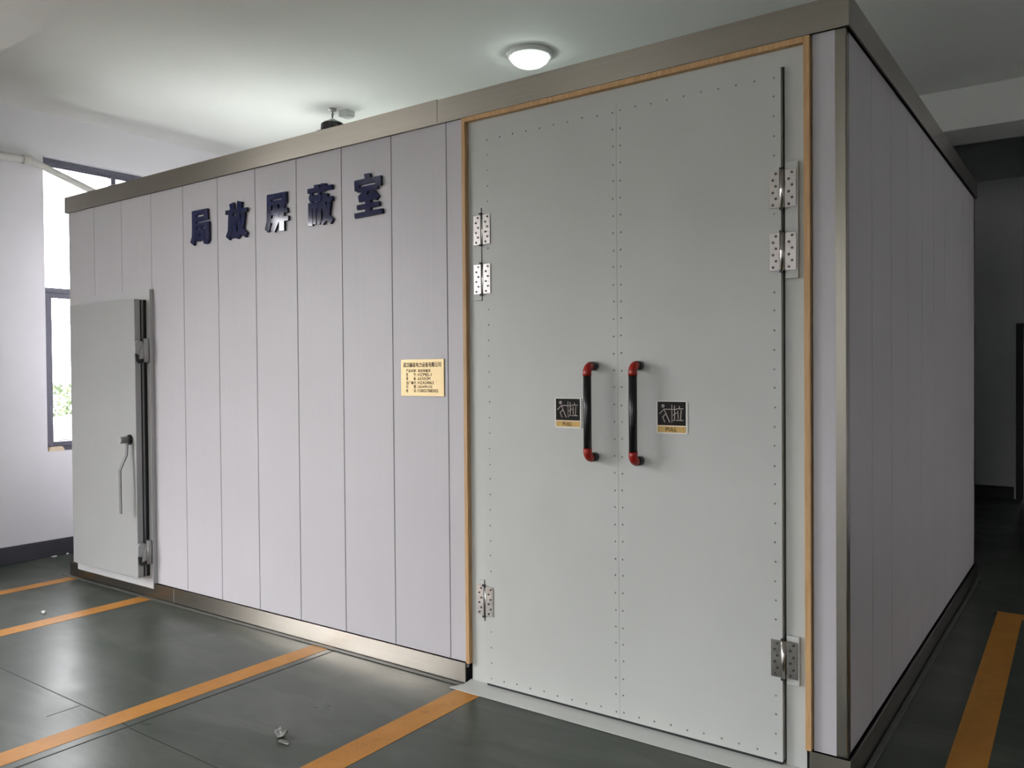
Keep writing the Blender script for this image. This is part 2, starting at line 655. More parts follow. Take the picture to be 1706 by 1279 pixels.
# far door, in shadow
d1 = link('door_1', None, None, ((DOOR_X0 + DOOR_X1) / 2, YB, 0))
struct(d1, 'dark door in the far wall')
bobj('door_leaf', 'far_door', d1, (DOOR_X0 + 0.05, DOOR_X1 - 0.05, YB + 0.03, YB + 0.08, 0.0, DOOR_Z - 0.049), 0.003)
for q in ((DOOR_X0 - 0.03, DOOR_X0 + 0.048, 0, DOOR_Z + 0.03), (DOOR_X1 - 0.048, DOOR_X1 + 0.03, 0, DOOR_Z + 0.03)):
    bobj('door_jamb', 'far_door', d1, (q[0], q[1], YB - 0.015, YB + 0.1, q[2], q[3]), 0.003)
bobj('door_head', 'far_door', d1, (DOOR_X0 + 0.048, DOOR_X1 - 0.048, YB - 0.015, YB + 0.1, DOOR_Z - 0.048, DOOR_Z + 0.03), 0.003)

# ---- floor markings and joints (parts of the floor)
LZ = 0.0012


def floor_strip(name, x0, x1, y0, y1, mat, label=None, z=LZ, skew=0.0):
    bm = B()
    v = box(bm, x0, x1, y0, y1, 0.0, z)
    for k in (0, 1, 4, 5):
        v[k].co.x += skew
    o = obj(name, bm, mat, floor, ((x0 + x1) / 2, (y0 + y1) / 2, 0))
    if label:
        o['label'] = label
    return o


floor_strip('bay_line', 0.035, 0.155, -6.0, 3.8, 'line', 'orange bay line nearest the window wall')
floor_strip('bay_line', 1.055, 1.195, -6.0, 3.8, 'line', 'orange bay line running under the small grey door')
floor_strip('bay_line', 2.945, 3.075, -6.0, 3.8, 'line', 'orange bay line meeting the middle of the long wall', skew=-0.1)
floor_strip('bay_line', 4.035, 4.185, -6.0, 3.8, 'line', 'orange bay line meeting the left end of the door sill')
floor_strip('bay_line', 6.118, 6.258, -0.6, 2.93, 'line', 'worn orange bay line beside the shaded side wall', skew=0.06)
floor_strip('bay_line', 6.258, 9.0, 2.80, 2.93, 'line', 'short orange cross line in the dark at the right')
floor_strip('expansion_joint', 3.094, 3.102, -6.0, 3.8, 'joint', None, 0.0008, -0.03)
floor_strip('expansion_joint', -0.8, 3.09, -1.279, -1.274, 'joint', None, 0.0007)
floor_strip('expansion_joint', 3.105, 4.03, -1.288, -1.284, 'joint', None, 0.0007)
floor_strip('expansion_joint', 2.660, 2.664, -1.44, -1.284, 'joint', None, 0.0007)


# ---- windows
def window(name, axis, face, a0, a1, z0, z1, mull, label):
    """axis 'x': the wall plane is x=face and the room lies at larger x; 'y' likewise"""
    root = link(name, None, None, (face - 0.1, (a0 + a1) / 2, z0) if axis == 'x' else ((a0 + a1) / 2, face - 0.1, z0))
    struct(root, label)

    def part(nm, mat, d0, d1, p, q, r, s, bev=0.003):
        dims = (face + d0, face + d1, p, q, r, s) if axis == 'x' else (p, q, face + d0, face + d1, r, s)
        return bobj(nm, mat, root, dims, bev)
    F0, F1 = -0.14, -0.075
    w = 0.05
    part('frame_head', 'window_frame', F0, F1, a0, a1, z1 - w, z1)
    part('frame_sill', 'window_frame', F0, F1, a0, a1, z0, z0 + w)
    part('frame_jamb', 'window_frame', F0, F1, a0, a0 + 0.035, z0 + w, z1 - w)
    part('frame_jamb', 'window_frame', F0, F1, a1 - 0.035, a1, z0 + w, z1 - w)
    t0, t1 = 2.325, 2.375
    xs = [a0 + 0.035] + list(mull) + [a1 - 0.035]
    for m_ in mull:
        part('mullion', 'window_frame', F0, F1, m_ - 0.022, m_ + 0.022, z0 + w, z1 - w)
    for i in range(len(xs) - 1):
        p = xs[i] + (0.022 if i else 0)
        q = xs[i + 1] - (0.022 if i < len(xs) - 2 else 0)
        part('transom', 'window_frame', F0, F1, p, q, t0, t1)
        part('glazing_bead', 'window_frame', F1 - 0.03, F1 - 0.01, p, q, z1 - w - 0.02, z1 - w)
        part('pane', 'glass', F0 + 0.03, F0 + 0.036, p, q, t1, z1 - w, 0)
        # opening sash below the transom, standing a little proud
        s0, s1, sw = F0 + 0.045, F1 + 0.025, 0.042
        part('sash_stile', 'window_frame', s0, s1, p - 0.012, p + sw, z0 + w - 0.01, t0)
        part('sash_stile', 'window_frame', s0, s1, q - sw, q + 0.012, z0 + w - 0.01, t0)
        part('sash_rail', 'window_frame', s0, s1, p + sw, q - sw, t0 - sw, t0)
        part('sash_rail', 'window_frame', s0, s1, p + sw, q - sw, z0 + w - 0.01, z0 + w + sw - 0.01)
        part('pane', 'glass', F0 + 0.055, F0 + 0.061, p + sw, q - sw, z0 + w + sw - 0.01, t0 - sw, 0)
    return root


a0, a1, z0, z1 = WIN_LEFT[0]
window('window_1', 'x', XW, a0, a1, z0, z1, (0.875, 1.74, 2.6), 'tall dark-framed window behind the left end of the grey room')
for i, (a0, a1, z0, z1) in enumerate(FILL_FRONT):
    window('window_%d' % (2 + i), 'y', YF, a0, a1, z0, z1, (a0 + (a1 - a0) / 3, a0 + 2 * (a1 - a0) / 3), 'unseen dark-framed window added in the front wall for its daylight')
# block left on the sill
bm = B()
prism(bm, [(0.222, 0.925), (0.362, 0.925), (0.340, 0.965), (0.232, 0.965)], 'x', XW - 0.055, XW - 0.012)
tag(obj('sill_block', bm, 'cream', None, (XW - 0.035, 0.29, 0.925), 0.006, 2), 'small cream block lying on the window sill', 'block')

# ---- white conduit on the window wall
pipe = thing('wall_pipe', 'white plastic pipe running along the window wall and sloping across the window', 'pipe', (XW + 0.05, -1.2, 3.42))
xp = XW + 0.05
bm = B(); tube(bm, [(xp, YF + 0.02, 3.43), (xp, -0.30, 3.43), (xp, 0.055, 3.437)], 0.034, 16)
obj('pipe_run', bm, 'pvc', pipe)
bm = B(); tube(bm, [(xp, 0.04, 3.437), (xp, 0.10, 3.432), (xp, 0.60, 3.272), (xp, 1.15, 3.095), (xp, 1.25, 3.075), (xp, 3.8, 3.06)], 0.030, 16)
obj('pipe_slope', bm, 'pvc', pipe)
bm = B(); tube(bm, [(xp, 0.015, 3.436), (xp, 0.085, 3.438)], 0.040, 16)
obj('pipe_coupling', bm, 'pvc', pipe)
for yy in (-7, -4, -1.0, 2.6):
    bobj('pipe_clip', 'pvc', pipe, (XW, xp, yy - 0.012, yy + 0.012, 3.40 if yy < 0 else 3.045, 3.45 if yy < 0 else 3.085), 0.002)

# ---- lit dome lamp on the ceiling
lx, ly = 3.315, 1.655
lamp = thing('ceiling_lamp', 'round white dome lamp glowing on the ceiling above the grey room', 'lamp', (lx, ly, ZC))
bm = B(); lathe(bm, [(0, 0), (0.168, 0), (0.172, -0.012), (0.165, -0.030), (0.150, -0.036), (0.0, -0.036)], (lx, ly, ZC), 48)
obj('lamp_base', bm, 'lamp_ring', lamp, (lx, ly, ZC))
bm = B(); lathe(bm, [(0.142, -0.034), (0.139, -0.045), (0.125, -0.064), (0.098, -0.084), (0.055, -0.098), (0.0, -0.103)], (lx, ly, ZC), 48)
obj('lamp_diffuser', bm, 'lamp_glow', lamp, (lx, ly, ZC))
for k in range(3):
    a = math.radians(250 + 120 * k)
    bm = B(); lathe(bm, [(0, 0), (0.006, 0), (0.006, -0.006), (0, -0.008)], (lx + 0.153 * math.cos(a), ly + 0.153 * math.sin(a), ZC - 0.034), 8)
    obj('lamp_clip', bm, 'pale_metal', lamp, (lx, ly, ZC))

# ---- pendant high-bay lamp above the roof
px_, py_ = 1.235, 1.66
hb = thing('high_bay_lamp', 'black ribbed high-bay lamp hanging from the ceiling behind the long cornice', 'lamp', (px_, py_, ZC))
bm = B(); lathe(bm, [(0, 0), (0.035, 0), (0.035, -0.015), (0.01, -0.02), (0, -0.02)], (px_, py_, ZC), 20)
obj('ceiling_hook', bm, 'pale_metal', hb, (px_, py_, ZC))
bm = B(); tube(bm, [(px_, py_, ZC - 0.02), (px_ + 0.01, py_, ZC - 0.05), (px_ - 0.004, py_, ZC - 0.09)], 0.004, 8)
obj('hanging_cable', bm, 'black_rubber', hb)
bm = B(); tube(bm, [(px_ + 0.01, py_, ZC - 0.02), (px_ - 0.016, py_ + 0.006, ZC - 0.05), (px_ + 0.004, py_, ZC - 0.09)], 0.004, 8)
obj('hanging_cable', bm, 'black_rubber', hb)
bm = B(); lathe(bm, [(0, -0.085), (0.018, -0.088), (0.035, -0.100), (0.075, -0.118), (0.090, -0.128), (0, -0.128)], (px_, py_, ZC), 32)
obj('driver_cap', bm, 'pale_metal', hb, (px_, py_, ZC))
bm = B(); lathe(bm, [(0, -0.124), (0.082, -0.124), (0.086, -0.135), (0.086, -0.215), (0, -0.215)], (px_, py_, ZC), 32)
for k in range(30):
    a = 2 * math.pi * k / 30
    c_, s_ = math.cos(a), math.sin(a)
    n_ = Vector((-s_, c_, 0)) * 0.003
    q = [Vector((px_ + c_ * r, py_ + s_ * r, z)) for r, z in ((0.075, ZC - 0.122), (0.098, ZC - 0.136), (0.104, ZC - 0.215), (0.075, ZC - 0.215))]
    A = [bm.verts.new(p + n_) for p in q]
    Bv = [bm.verts.new(p - n_) for p in q]
    bm.faces.new(A); bm.faces.new(list(reversed(Bv)))
    for i in range(4):
        bm.faces.new((A[(i + 1) % 4], A[i], Bv[i], Bv[(i + 1) % 4]))
obj('heat_sink', bm, 'black_fins', hb, (px_, py_, ZC))
bm = B(); lathe(bm, [(0, -0.215), (0.150, -0.215), (0.160, -0.225), (0.160, -0.250), (0.148, -0.256), (0.146, -0.246), (0, -0.246)], (px_, py_, ZC), 40)
obj('lamp_rim', bm, 'black_fins', hb, (px_, py_, ZC))
bm = B(); lathe(bm, [(0.144, -0.250), (0.0, -0.251)], (px_, py_, ZC), 40)
obj('led_disc', bm, 'led_glow', hb, (px_, py_, ZC))
sp = bpy.data.lights.new('high_bay_beam', 'SPOT')       # the lamp's own narrow beam onto the roof
sp.energy = 240.0
sp.color = (0.93, 1.0, 0.96)
sp.spot_size = math.radians(95)
sp.spot_blend = 0.8
sp.shadow_soft_size = 0.10
so = link('high_bay_beam', sp, hb, (px_, py_, ZC - 0.262))
jb = thing('junction_box', 'small white junction box on the ceiling beside the high-bay lamp', 'junction box', (px_ + 0.05, py_ + 0.12, ZC))
bobj('box_body', 'lamp_ring', jb, (px_ + 0.0, px_ + 0.10, py_ + 0.07, py_ + 0.17, ZC - 0.045, ZC), 0.006, 2)
bobj('box_lid', 'lamp_ring', jb, (px_ + 0.004, px_ + 0.096, py_ + 0.074, py_ + 0.166, ZC - 0.053, ZC - 0.045), 0.003)

# ================================================================== the grey shielding room
L_, D_, H_ = 5.878, 3.867, 3.0
ZB, ZT = 0.108, 2.878           # top of base trim, underside of cornice
e = 0.02
room = thing('shielding_room', 'large free-standing grey panelled room with stainless steel trims', 'room', (L_ / 2, D_ / 2, 0))
PT = 0.045
GAP = 0.0016


def panel(mat, dims):
    return bobj('wall_panel', mat, room, dims, 0.0022)


# dark core that closes the joints
CO = 0.004
bobj('core', 'dark_core', room, (CO, 4.02, CO, PT, 0.004, ZT + 0.05))
bobj('core', 'dark_core', room, (5.756, L_ - CO, CO, PT, 0.004, ZT + 0.05))
bobj('core', 'dark_core', room, (L_ - PT, L_ - CO, PT, D_ - CO, 0.004, ZT + 0.05))
bobj('core', 'dark_core', room, (CO, PT, PT, D_ - CO, 0.004, ZT + 0.05))
bobj('core', 'dark_core', room, (PT, L_ - PT, D_ - PT, D_ - CO, 0.004, ZT + 0.05))
xj = [0.0] + [0.3915 * k for k in range(1, 11)] + [4.031]
for p, q in zip(xj, xj[1:]):
    panel('panel_front', (p + GAP, q - GAP, 0.0, 0.012, ZB - 0.03, ZT + 0.02))
panel('panel_front', (5.756, 5.846, 0.0, 0.012, ZB - 0.03, ZT + 0.02))
yj = [0.0] + [0.44 + 0.3945 * k for k in range(0, 9)] + [D_]
for p, q in zip(yj, yj[1:]):
    panel('panel_side', (L_ - 0.012, L_, p + GAP, q - GAP, ZB - 0.03, ZT + 0.02))
    panel('panel_side', (0.0, 0.012, p + GAP, q - GAP, ZB - 0.03, ZT + 0.02))
xk = [0.0] + [0.392 * k for k in range(1, 15)] + [L_]
for p, q in zip(xk, xk[1:]):
    panel('panel_front', (p + GAP, q - GAP, D_ - 0.012, D_, ZB - 0.03, ZT + 0.02))
bobj('roof_panel', 'roof_sheet', room, (-0.005, L_ + 0.005, -0.005, D_ + 0.005, ZT + 0.07, H_ - 0.012), 0.002)

# cornice: folded steel angle, lapped in two lengths on the front
ct = 0.006


def cornice(name, mat, dims):
    return bobj(name, mat, room, dims, 0.0015)


xs_ = 3.873
cornice('cornice_trim', 'steel_x', (-e, xs_, -e, -e + ct, ZT, H_ + 0.004))
cornice('cornice_trim', 'steel_x', (xs_ - 0.03, L_ + e, -e + 0.002, -e + ct + 0.002, ZT, H_))
cornice('cornice_trim', 'steel_y', (L_ + e - ct, L_ + e, -e + ct + 0.003, D_ + e, ZT, H_))
cornice('cornice_trim', 'steel_y', (-e, -e + ct, -e + ct + 0.001, D_ + e, ZT, H_))
cornice('cornice_trim', 'steel_x', (-e + ct, L_ + e - ct, D_ + e - ct, D_ + e, ZT, H_))
# top and bottom returns of the folded angle
cornice('cornice_return', 'steel_x', (-e + ct, L_ + e - ct, -e + ct + 0.003, 0.10, H_ - 0.010, H_ - 0.004))
cornice('cornice_return', 'steel_x', (-e + ct, L_ + e - ct, -e + ct + 0.003, -0.0005, ZT + 0.001, ZT + 0.006))
cornice('cornice_return', 'steel_y', (L_ + 0.0005, L_ + e - ct, -e + ct + 0.02, D_, ZT + 0.001, ZT + 0.006))

# base trim in lapped lengths with a thin flange on the floor
for k, (p, q, dz) in enumerate(((-e, 0.36, 0), (0.36, 1.426, 0.0015), (1.426, 2.355, 0), (2.355, 4.030, 0.002), (5.745, L_ + e, 0))):
    bobj('base_trim', 'steel_x', room, (p, q, -e - dz, -e + ct, 0.006, ZB), 0.0015)
    bobj('base_ledge', 'steel_x', room, (p, q, -e + ct, -0.0005, ZB - 0.006, ZB - 0.001), 0.001)
bobj('base_flange', 'flange', room, (-0.10, 4.028, -0.056, -e - 0.007, 0.0015, 0.0050), 0.001)
bobj('base_trim', 'steel_y', room, (L_ + e - ct, L_ + e, -e + ct + 0.001, D_ + e, 0.006, ZB), 0.0015)
bobj('base_ledge', 'steel_y', room, (L_ + 0.0005, L_ + e - ct, 0.0, D_, ZB - 0.006, ZB - 0.001), 0.001)
bobj('base_flange', 'flange', room, (L_ + e + 0.006, L_ + 0.05, 0.02, D_ + 0.03, 0.0015, 0.0055), 0.001)
bobj('base_trim', 'steel_y', room, (-e, -e + ct, -e + ct + 0.001, D_ + e, 0.006, ZB), 0.0015)
bobj('base_trim', 'steel_x', room, (-e + ct, L_ + e - ct, D_ + e - ct, D_ + e, 0.006, ZB), 0.0015)
# corner angle
bm = B()
prism(bm, [(5.843, -0.0035), (5.843, -0.006), (L_ + 0.002, -0.006), (L_ + 0.006, -0.003), (L_ + 0.006, 0.035), (L_ + 0.0035, 0.035), (L_ + 0.0035, -0.0005), (L_ + 0.001, -0.0035)], 'z', ZB, ZT)
obj('corner_trim', bm, 'steel_z', room, (L_, 0, ZB))
bm = B()
prism(bm, [(L_ + 0.006, D_ - 0.035), (L_ + 0.006, D_ + 0.006), (L_ - 0.03, D_ + 0.006), (L_ - 0.03, D_ + 0.0035), (L_ + 0.0035, D_ + 0.0035), (L_ + 0.0035, D_ - 0.035)], 'z', ZB, ZT)
obj('corner_trim', bm, 'steel_z', room, (L_, D_, ZB))

# ================================================================== double door
frame = thing('door_frame', 'painted steel frame with pine edging around the tall double door', 'door frame', (4.9, 0, 0))
FZ = 2.852
YP = 0.004                        # face of the painted frame
bobj('jamb', 'door_paint', frame, (4.056, 4.152, YP, 0.06, 0.0, FZ))
bobj('jamb', 'door_paint', frame, (5.650, 5.729, YP, 0.06, 0.0, FZ))
bobj('head_plate', 'door_paint', frame, (4.152, 5.650, YP, 0.06, 2.784, FZ))
bobj('dark_reveal', 'black_rubber', frame, (4.1525, 5.6495, 0.05, 0.07, 0.0, 2.7835))
bobj('pine_edging', 'wood', frame, (4.032, 4.0555, -0.022, 0.05, ZB, FZ + 0.024), 0.002)
bobj('pine_edging', 'wood', frame, (5.7295, 5.7535, -0.022, 0.05, ZB, FZ + 0.024), 0.002)
bobj('pine_edging', 'wood', frame, (4.0555, 5.7295, -0.022, 0.05, FZ + 0.0005, FZ + 0.0245), 0.002)
# sloping sill
bm = B()
prism(bm, [(-0.108, 0.002), (-0.104, 0.002), (0.05, 0.0215), (0.05, 0.0235), (0.0, 0.0235), (-0.108, 0.0055)], 'x', 4.045, 5.728)
obj('sloping_sill', bm, 'door_paint', frame, (4.9, -0.05, 0))
bm = B()
prism(bm, [(3.995, -0.108), (4.045, -0.108), (4.045, -0.025), (4.03, -0.025)], 'z', 0.002, 0.006)
obj('sill_end', bm, 'door_paint', frame, (4.03, -0.07, 0.002))
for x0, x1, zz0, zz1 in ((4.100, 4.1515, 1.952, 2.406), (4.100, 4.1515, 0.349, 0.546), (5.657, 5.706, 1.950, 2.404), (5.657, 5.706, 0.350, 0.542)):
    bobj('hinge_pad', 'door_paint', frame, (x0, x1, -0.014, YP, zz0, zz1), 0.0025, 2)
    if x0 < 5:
        bobj('gap_shade', 'black_rubber', frame, (4.1518, 4.1600, -0.019, YP, zz0 - 0.004, zz1 + 0.004), 0.001)  # black strip standing in for the shadow gap beside the hinge pad

YD = -0.020                        # face of the leaves
# shared meshes
bm = B()
bmesh.ops.create_cone(bm, cap_ends=True, segments=8, radius1=0.0046, radius2=0.0028, depth=0.0028, matrix=Matrix.Rotation(math.radians(90), 4, 'X'))
me_screw = bpy.data.meshes.new('screw'); bm.to_mesh(me_screw); bm.free(); me_screw.materials.append(M['screw'])
bm = B()
bmesh.ops.create_cone(bm, cap_ends=True, segments=10, radius1=0.0058, radius2=0.0042, depth=0.004, matrix=Matrix.Rotation(math.radians(90), 4, 'X'))
me_bolt = bpy.data.meshes.new('bolt'); bm.to_mesh(me_bolt); bm.free(); me_bolt.materials.append(M['bolt'])


def leaf(side, label):
    x0, x1 = (4.1605, 4.91495) if side == 'L' else (4.91565, 5.6420)
    zb, zt = 0.036, 2.7795
    root = thing('door_leaf', label, 'door', ((x0 + x1) / 2, 0, 0.024), 'leaves of the tall double door')
    bobj('door_sheet', 'door_paint', root, (x0, x1, YD, 0.035, zb, zt), 0.0004)
    bobj('bottom_seal', 'black_rubber', root, (x0 + 0.004, x1 - 0.004, -0.014, 0.03, 0.0237, zb))
    xa, xb = (4.196, 4.897) if side == 'L' else (4.934, 5.614)
    nz, nx = 36, 9
    spots = []
    for k in range(nz):
        z = 0.066 + (2.742 - 0.066) * k / (nz - 1)
        spots += [(xa, z), (xb, z)]
    for k in range(1, nx):
        x = xa + (xb - xa) * k / nx
        spots += [(x, 2.744), (x, 0.066)]
    hx = 4.19 if side == 'L' else 5.618
    for x, z in spots:
        if abs(x - hx) < 0.03 and any(abs(z - hz) < 0.088 for hz in (2.301, 2.056, 0.448)):
            continue            # under a hinge plate
        link('screw', me_screw, root, (x + random.uniform(-0.0015, 0.0015), YD - 0.0013, z + random.uniform(-0.003, 0.003)))
    # hinges
    for hz in (2.301, 2.056, 0.448):
        if side == 'L':
            fp, kn, lp = (4.104, 4.149), 4.1570, (4.168, 4.212)
            fy, ly_ = -0.0185, -0.0245
        else:
            lp, kn, fp = (5.597, 5.637), 5.6470, (5.655, 5.700)
            fy, ly_ = -0.0185, -0.0245
        z0, z1 = hz - 0.074, hz + 0.074
        bm = B()
        box(bm, fp[0], fp[1], fy, -0.0142, z0, z1)
        box(bm, lp[0], lp[1], ly_, YD - 0.0002, z0, z1)
        h = obj('hinge', bm, 'hinge_steel', root, (kn, YD, hz), 0.0008)
        bm = B()
        if side == 'L':
            tube(bm, [(kn + 0.002, -0.016, z0), (kn + 0.002, -0.016, z1)], 0.0055, 12)
        else:
            tube(bm, [(kn, -0.026, z0), (kn, -0.026, z1)], 0.0085, 14)
        obj('knuckle', bm, 'hinge_steel', h, (kn, YD, hz))
        for zz in (z0 - 0.004, z1 + 0.004):
            bobj('hinge_pin_cap', 'black_rubber', h, (kn - 0.009, kn + 0.006, -0.032, -0.0205, zz - 0.0045, zz + 0.0045), 0.001)
        for p0, p1, yy in ((fp[0], fp[1], fy), (lp[0], lp[1], ly_)):
            for k in range(6):
                u = 0.64 if k % 2 == 0 else 0.36
                link('bolt', me_bolt, h, (p0 + (p1 - p0) * u, yy - 0.002, z1 - 0.013 - k * 0.0244))
    # pull handle
    cx = 4.798 if side == 'L' else 5.0245
    yt, r = -0.088, 0.0185
    zt_, zb_ = (1.634, 1.186) if side == 'L' else (1.634, 1.181)
    hd = obj('pull_handle', (lambda m_: (tube(m_, [(cx, yt, zb_ + 0.045), (cx, yt, zt_ - 0.045)], r, 20), m_)[1])(B()), 'black_plastic', root, (cx, yt, (zt_ + zb_) / 2))
    for s, ze in ((1, zt_), (-1, zb_)):
        bm = B()
        R = 0.031
        pts, rr = [], []
        zc_ = ze - s * (r + R)          # centre height of the bend
        for k in range(9):
            a = math.pi / 2 * k / 8
            pts.append((cx, yt + R - R * math.cos(a), zc_ + s * R * math.sin(a)))
            rr.append(r * 1.06)
        tube(bm, [(cx, yt, zc_ - s * 0.012)] + pts, [r * 1.06] + rr, 20)
        obj('elbow_cap', bm, 'red_plastic', hd, (cx, yt, ze))
        bm = B()
        tube(bm, [(cx, yt + R - 0.004, ze - s * r), (cx, YD, ze - s * r)], [r * 1.09, r * 1.12], 20)
        obj('mounting_foot', bm, 'black_plastic', hd, (cx, yt, ze))
    return root


leaf('L', 'left leaf of the tall grey double door, next to the long panelled wall')
leaf('R', 'right leaf of the tall grey double door, next to the steel corner strip')

# ================================================================== pull signs on the leaves
def pull_sign(x0, x1, z0, z1, label):
    y0 = YD
    root = thing('pull_sign', label, 'sign', ((x0 + x1) / 2, y0, z0), 'pull signs on the double door')
    W_, Hh = x1 - x0, z1 - z0
    # rounded backing plate
    bm = B()
    rc = 0.009
    pts = []
    for ccx, ccz, a0_ in ((x1 - rc, z1 - rc, 0), (x0 + rc, z1 - rc, 90), (x0 + rc, z0 + rc, 180), (x1 - rc, z0 + rc, 270)):
        for k in range(5):
            a = math.radians(a0_ + 22.5 * k)
            pts.append((ccx + rc * math.cos(a), ccz + rc * math.sin(a)))
    prism(bm, pts, 'y', y0 - 0.004, y0 - 0.0002)
    obj('backing_plate', bm, 'sign_border', root, ((x0 + x1) / 2, y0, z0))

    def U(u):
        return x0 + W_ * u

    def V(v):
        return z1 - Hh * v
    bobj('black_field', 'sign_black', root, (U(0.035), U(0.945), y0 - 0.0046, y0 - 0.004, V(0.745), V(0.025)))
    bobj('gold_line', 'sign_gold', root, (U(0.035), U(0.945), y0 - 0.0052, y0 - 0.0047, V(0.748), V(0.738)))
    band = bobj('gold_band', 'sign_gold', root, (U(0.035), U(0.945), y0 - 0.0046, y0 - 0.004, V(0.955), V(0.772)))
    text_mesh('pull_lettering', 'PULL', 'sign_dark', root, U(0.30), U(0.66), V(0.92), V(0.81), y0 - 0.0050, 0.03)
    # pulling figure
    zx = lambda x: U((x - 95) / 945)
    zz = lambda y: V((y - 130) / 1000)

    def strokes(name, segs, w=0.021, ring=None):
        bm = B()
        hw = w * W_ / 2
        for (ax, ay), (bx_, by) in segs:
            p, q = Vector((zx(ax), zz(ay))), Vector((zx(bx_), zz(by)))
            d = (q - p).normalized() * hw * 0.8
            n = Vector((-d.y, d.x)).normalized() * hw
            prism(bm, [tuple(p - d - n), tuple(q + d - n), tuple(q + d + n), tuple(p - d + n)], 'y', y0 - 0.0053, y0 - 0.0045)
        if ring:
            (ax, ay), ro, ri = ring
            c = Vector((zx(ax), zz(ay)))
            K = 16
            for k in range(K):
                a, b_ = 2 * math.pi * k / K, 2 * math.pi * (k + 1) / K
                prism(bm, [(c.x + rr_ * W_ * math.cos(t), c.y + rr_ * W_ * math.sin(t)) for rr_, t in ((ro, a), (ro, b_), (ri, b_), (ri, a))], 'y', y0 - 0.0053, y0 - 0.0045)
        obj(name, bm, 'sign_ink', root, ((x0 + x1) / 2, y0, z0))
    strokes('pulling_figure', [((195, 520), (330, 385)), ((330, 383), (560, 383)), ((335, 390), (500, 770)), ((385, 525), (287, 620)), ((287, 620), (352, 772))], 0.024, ((300, 285), 0.050, 0.016))
    strokes('door_mark', [((570, 250), (573, 772))], 0.018)
    strokes('pull_character', [((652, 275), (654, 705)), ((654, 705), (612, 722)), ((602, 387), (700, 385)), ((608, 562), (706, 490)),
                               ((795, 290), (802, 345)), ((715, 366), (908, 364)), ((748, 430), (760, 660)), ((852, 412), (832, 690)), ((698, 711), (908, 711))], 0.022)
    return root


pull_sign(4.5855, 4.7285, 1.330, 1.470, 'black and gold PULL sign left of the left door handle')
pull_sign(5.1050, 5.2480, 1.322, 1.463, 'black and gold PULL sign right of the right door handle')

# ================================================================== gold nameplate
nx0, nx1, nz0, nz1 = 3.587, 3.891, 1.468, 1.664
plate = thing('nameplate', 'brushed gold nameplate with dark lettering on the grey panel', 'sign', ((nx0 + nx1) / 2, 0, nz0))
bobj('plate', 'gold', plate, (nx0, nx1, -0.006, -0.0005, nz0, nz1), 0.0008)
nw, nh = nx1 - nx0, nz1 - nz0


def ptext(body, u0, u1, v0, v1, bold=0.022):
    text_mesh('engraved_text', body, 'gold_ink', plate, nx0 + nw * u0, nx0 + nw * u1, nz1 - nh * v1, nz1 - nh * v0, -0.0064, bold)


ptext('武汉赫兹电力设备有限公司', 0.06, 0.935, 0.085, 0.215, 0.03)
rows = [('产品名称', '局放屏蔽室', 0.70), ('型号', 'HZPBS-1', 0.72), ('规格', '6X4X3M', 0.69), ('出厂编号', 'HZA24063', 0.765), ('日期', '2024年3月', 0.725), ('电话', '15802788502', 0.87)]
for k, (a, b_, u1) in enumerate(rows):
    v = 0.265 + 0.1085 * k
    if len(a) == 4:
        ptext(a, 0.125, 0.355, v, v + 0.088)
    else:
        ptext(a[0], 0.125, 0.170, v, v + 0.088)
        ptext(a[1], 0.305, 0.355, v, v + 0.088)
    ptext(':', 0.372, 0.379, v + 0.025, v + 0.08)
    ptext(b_, 0.405, u1, v + 0.004, v + 0.086)

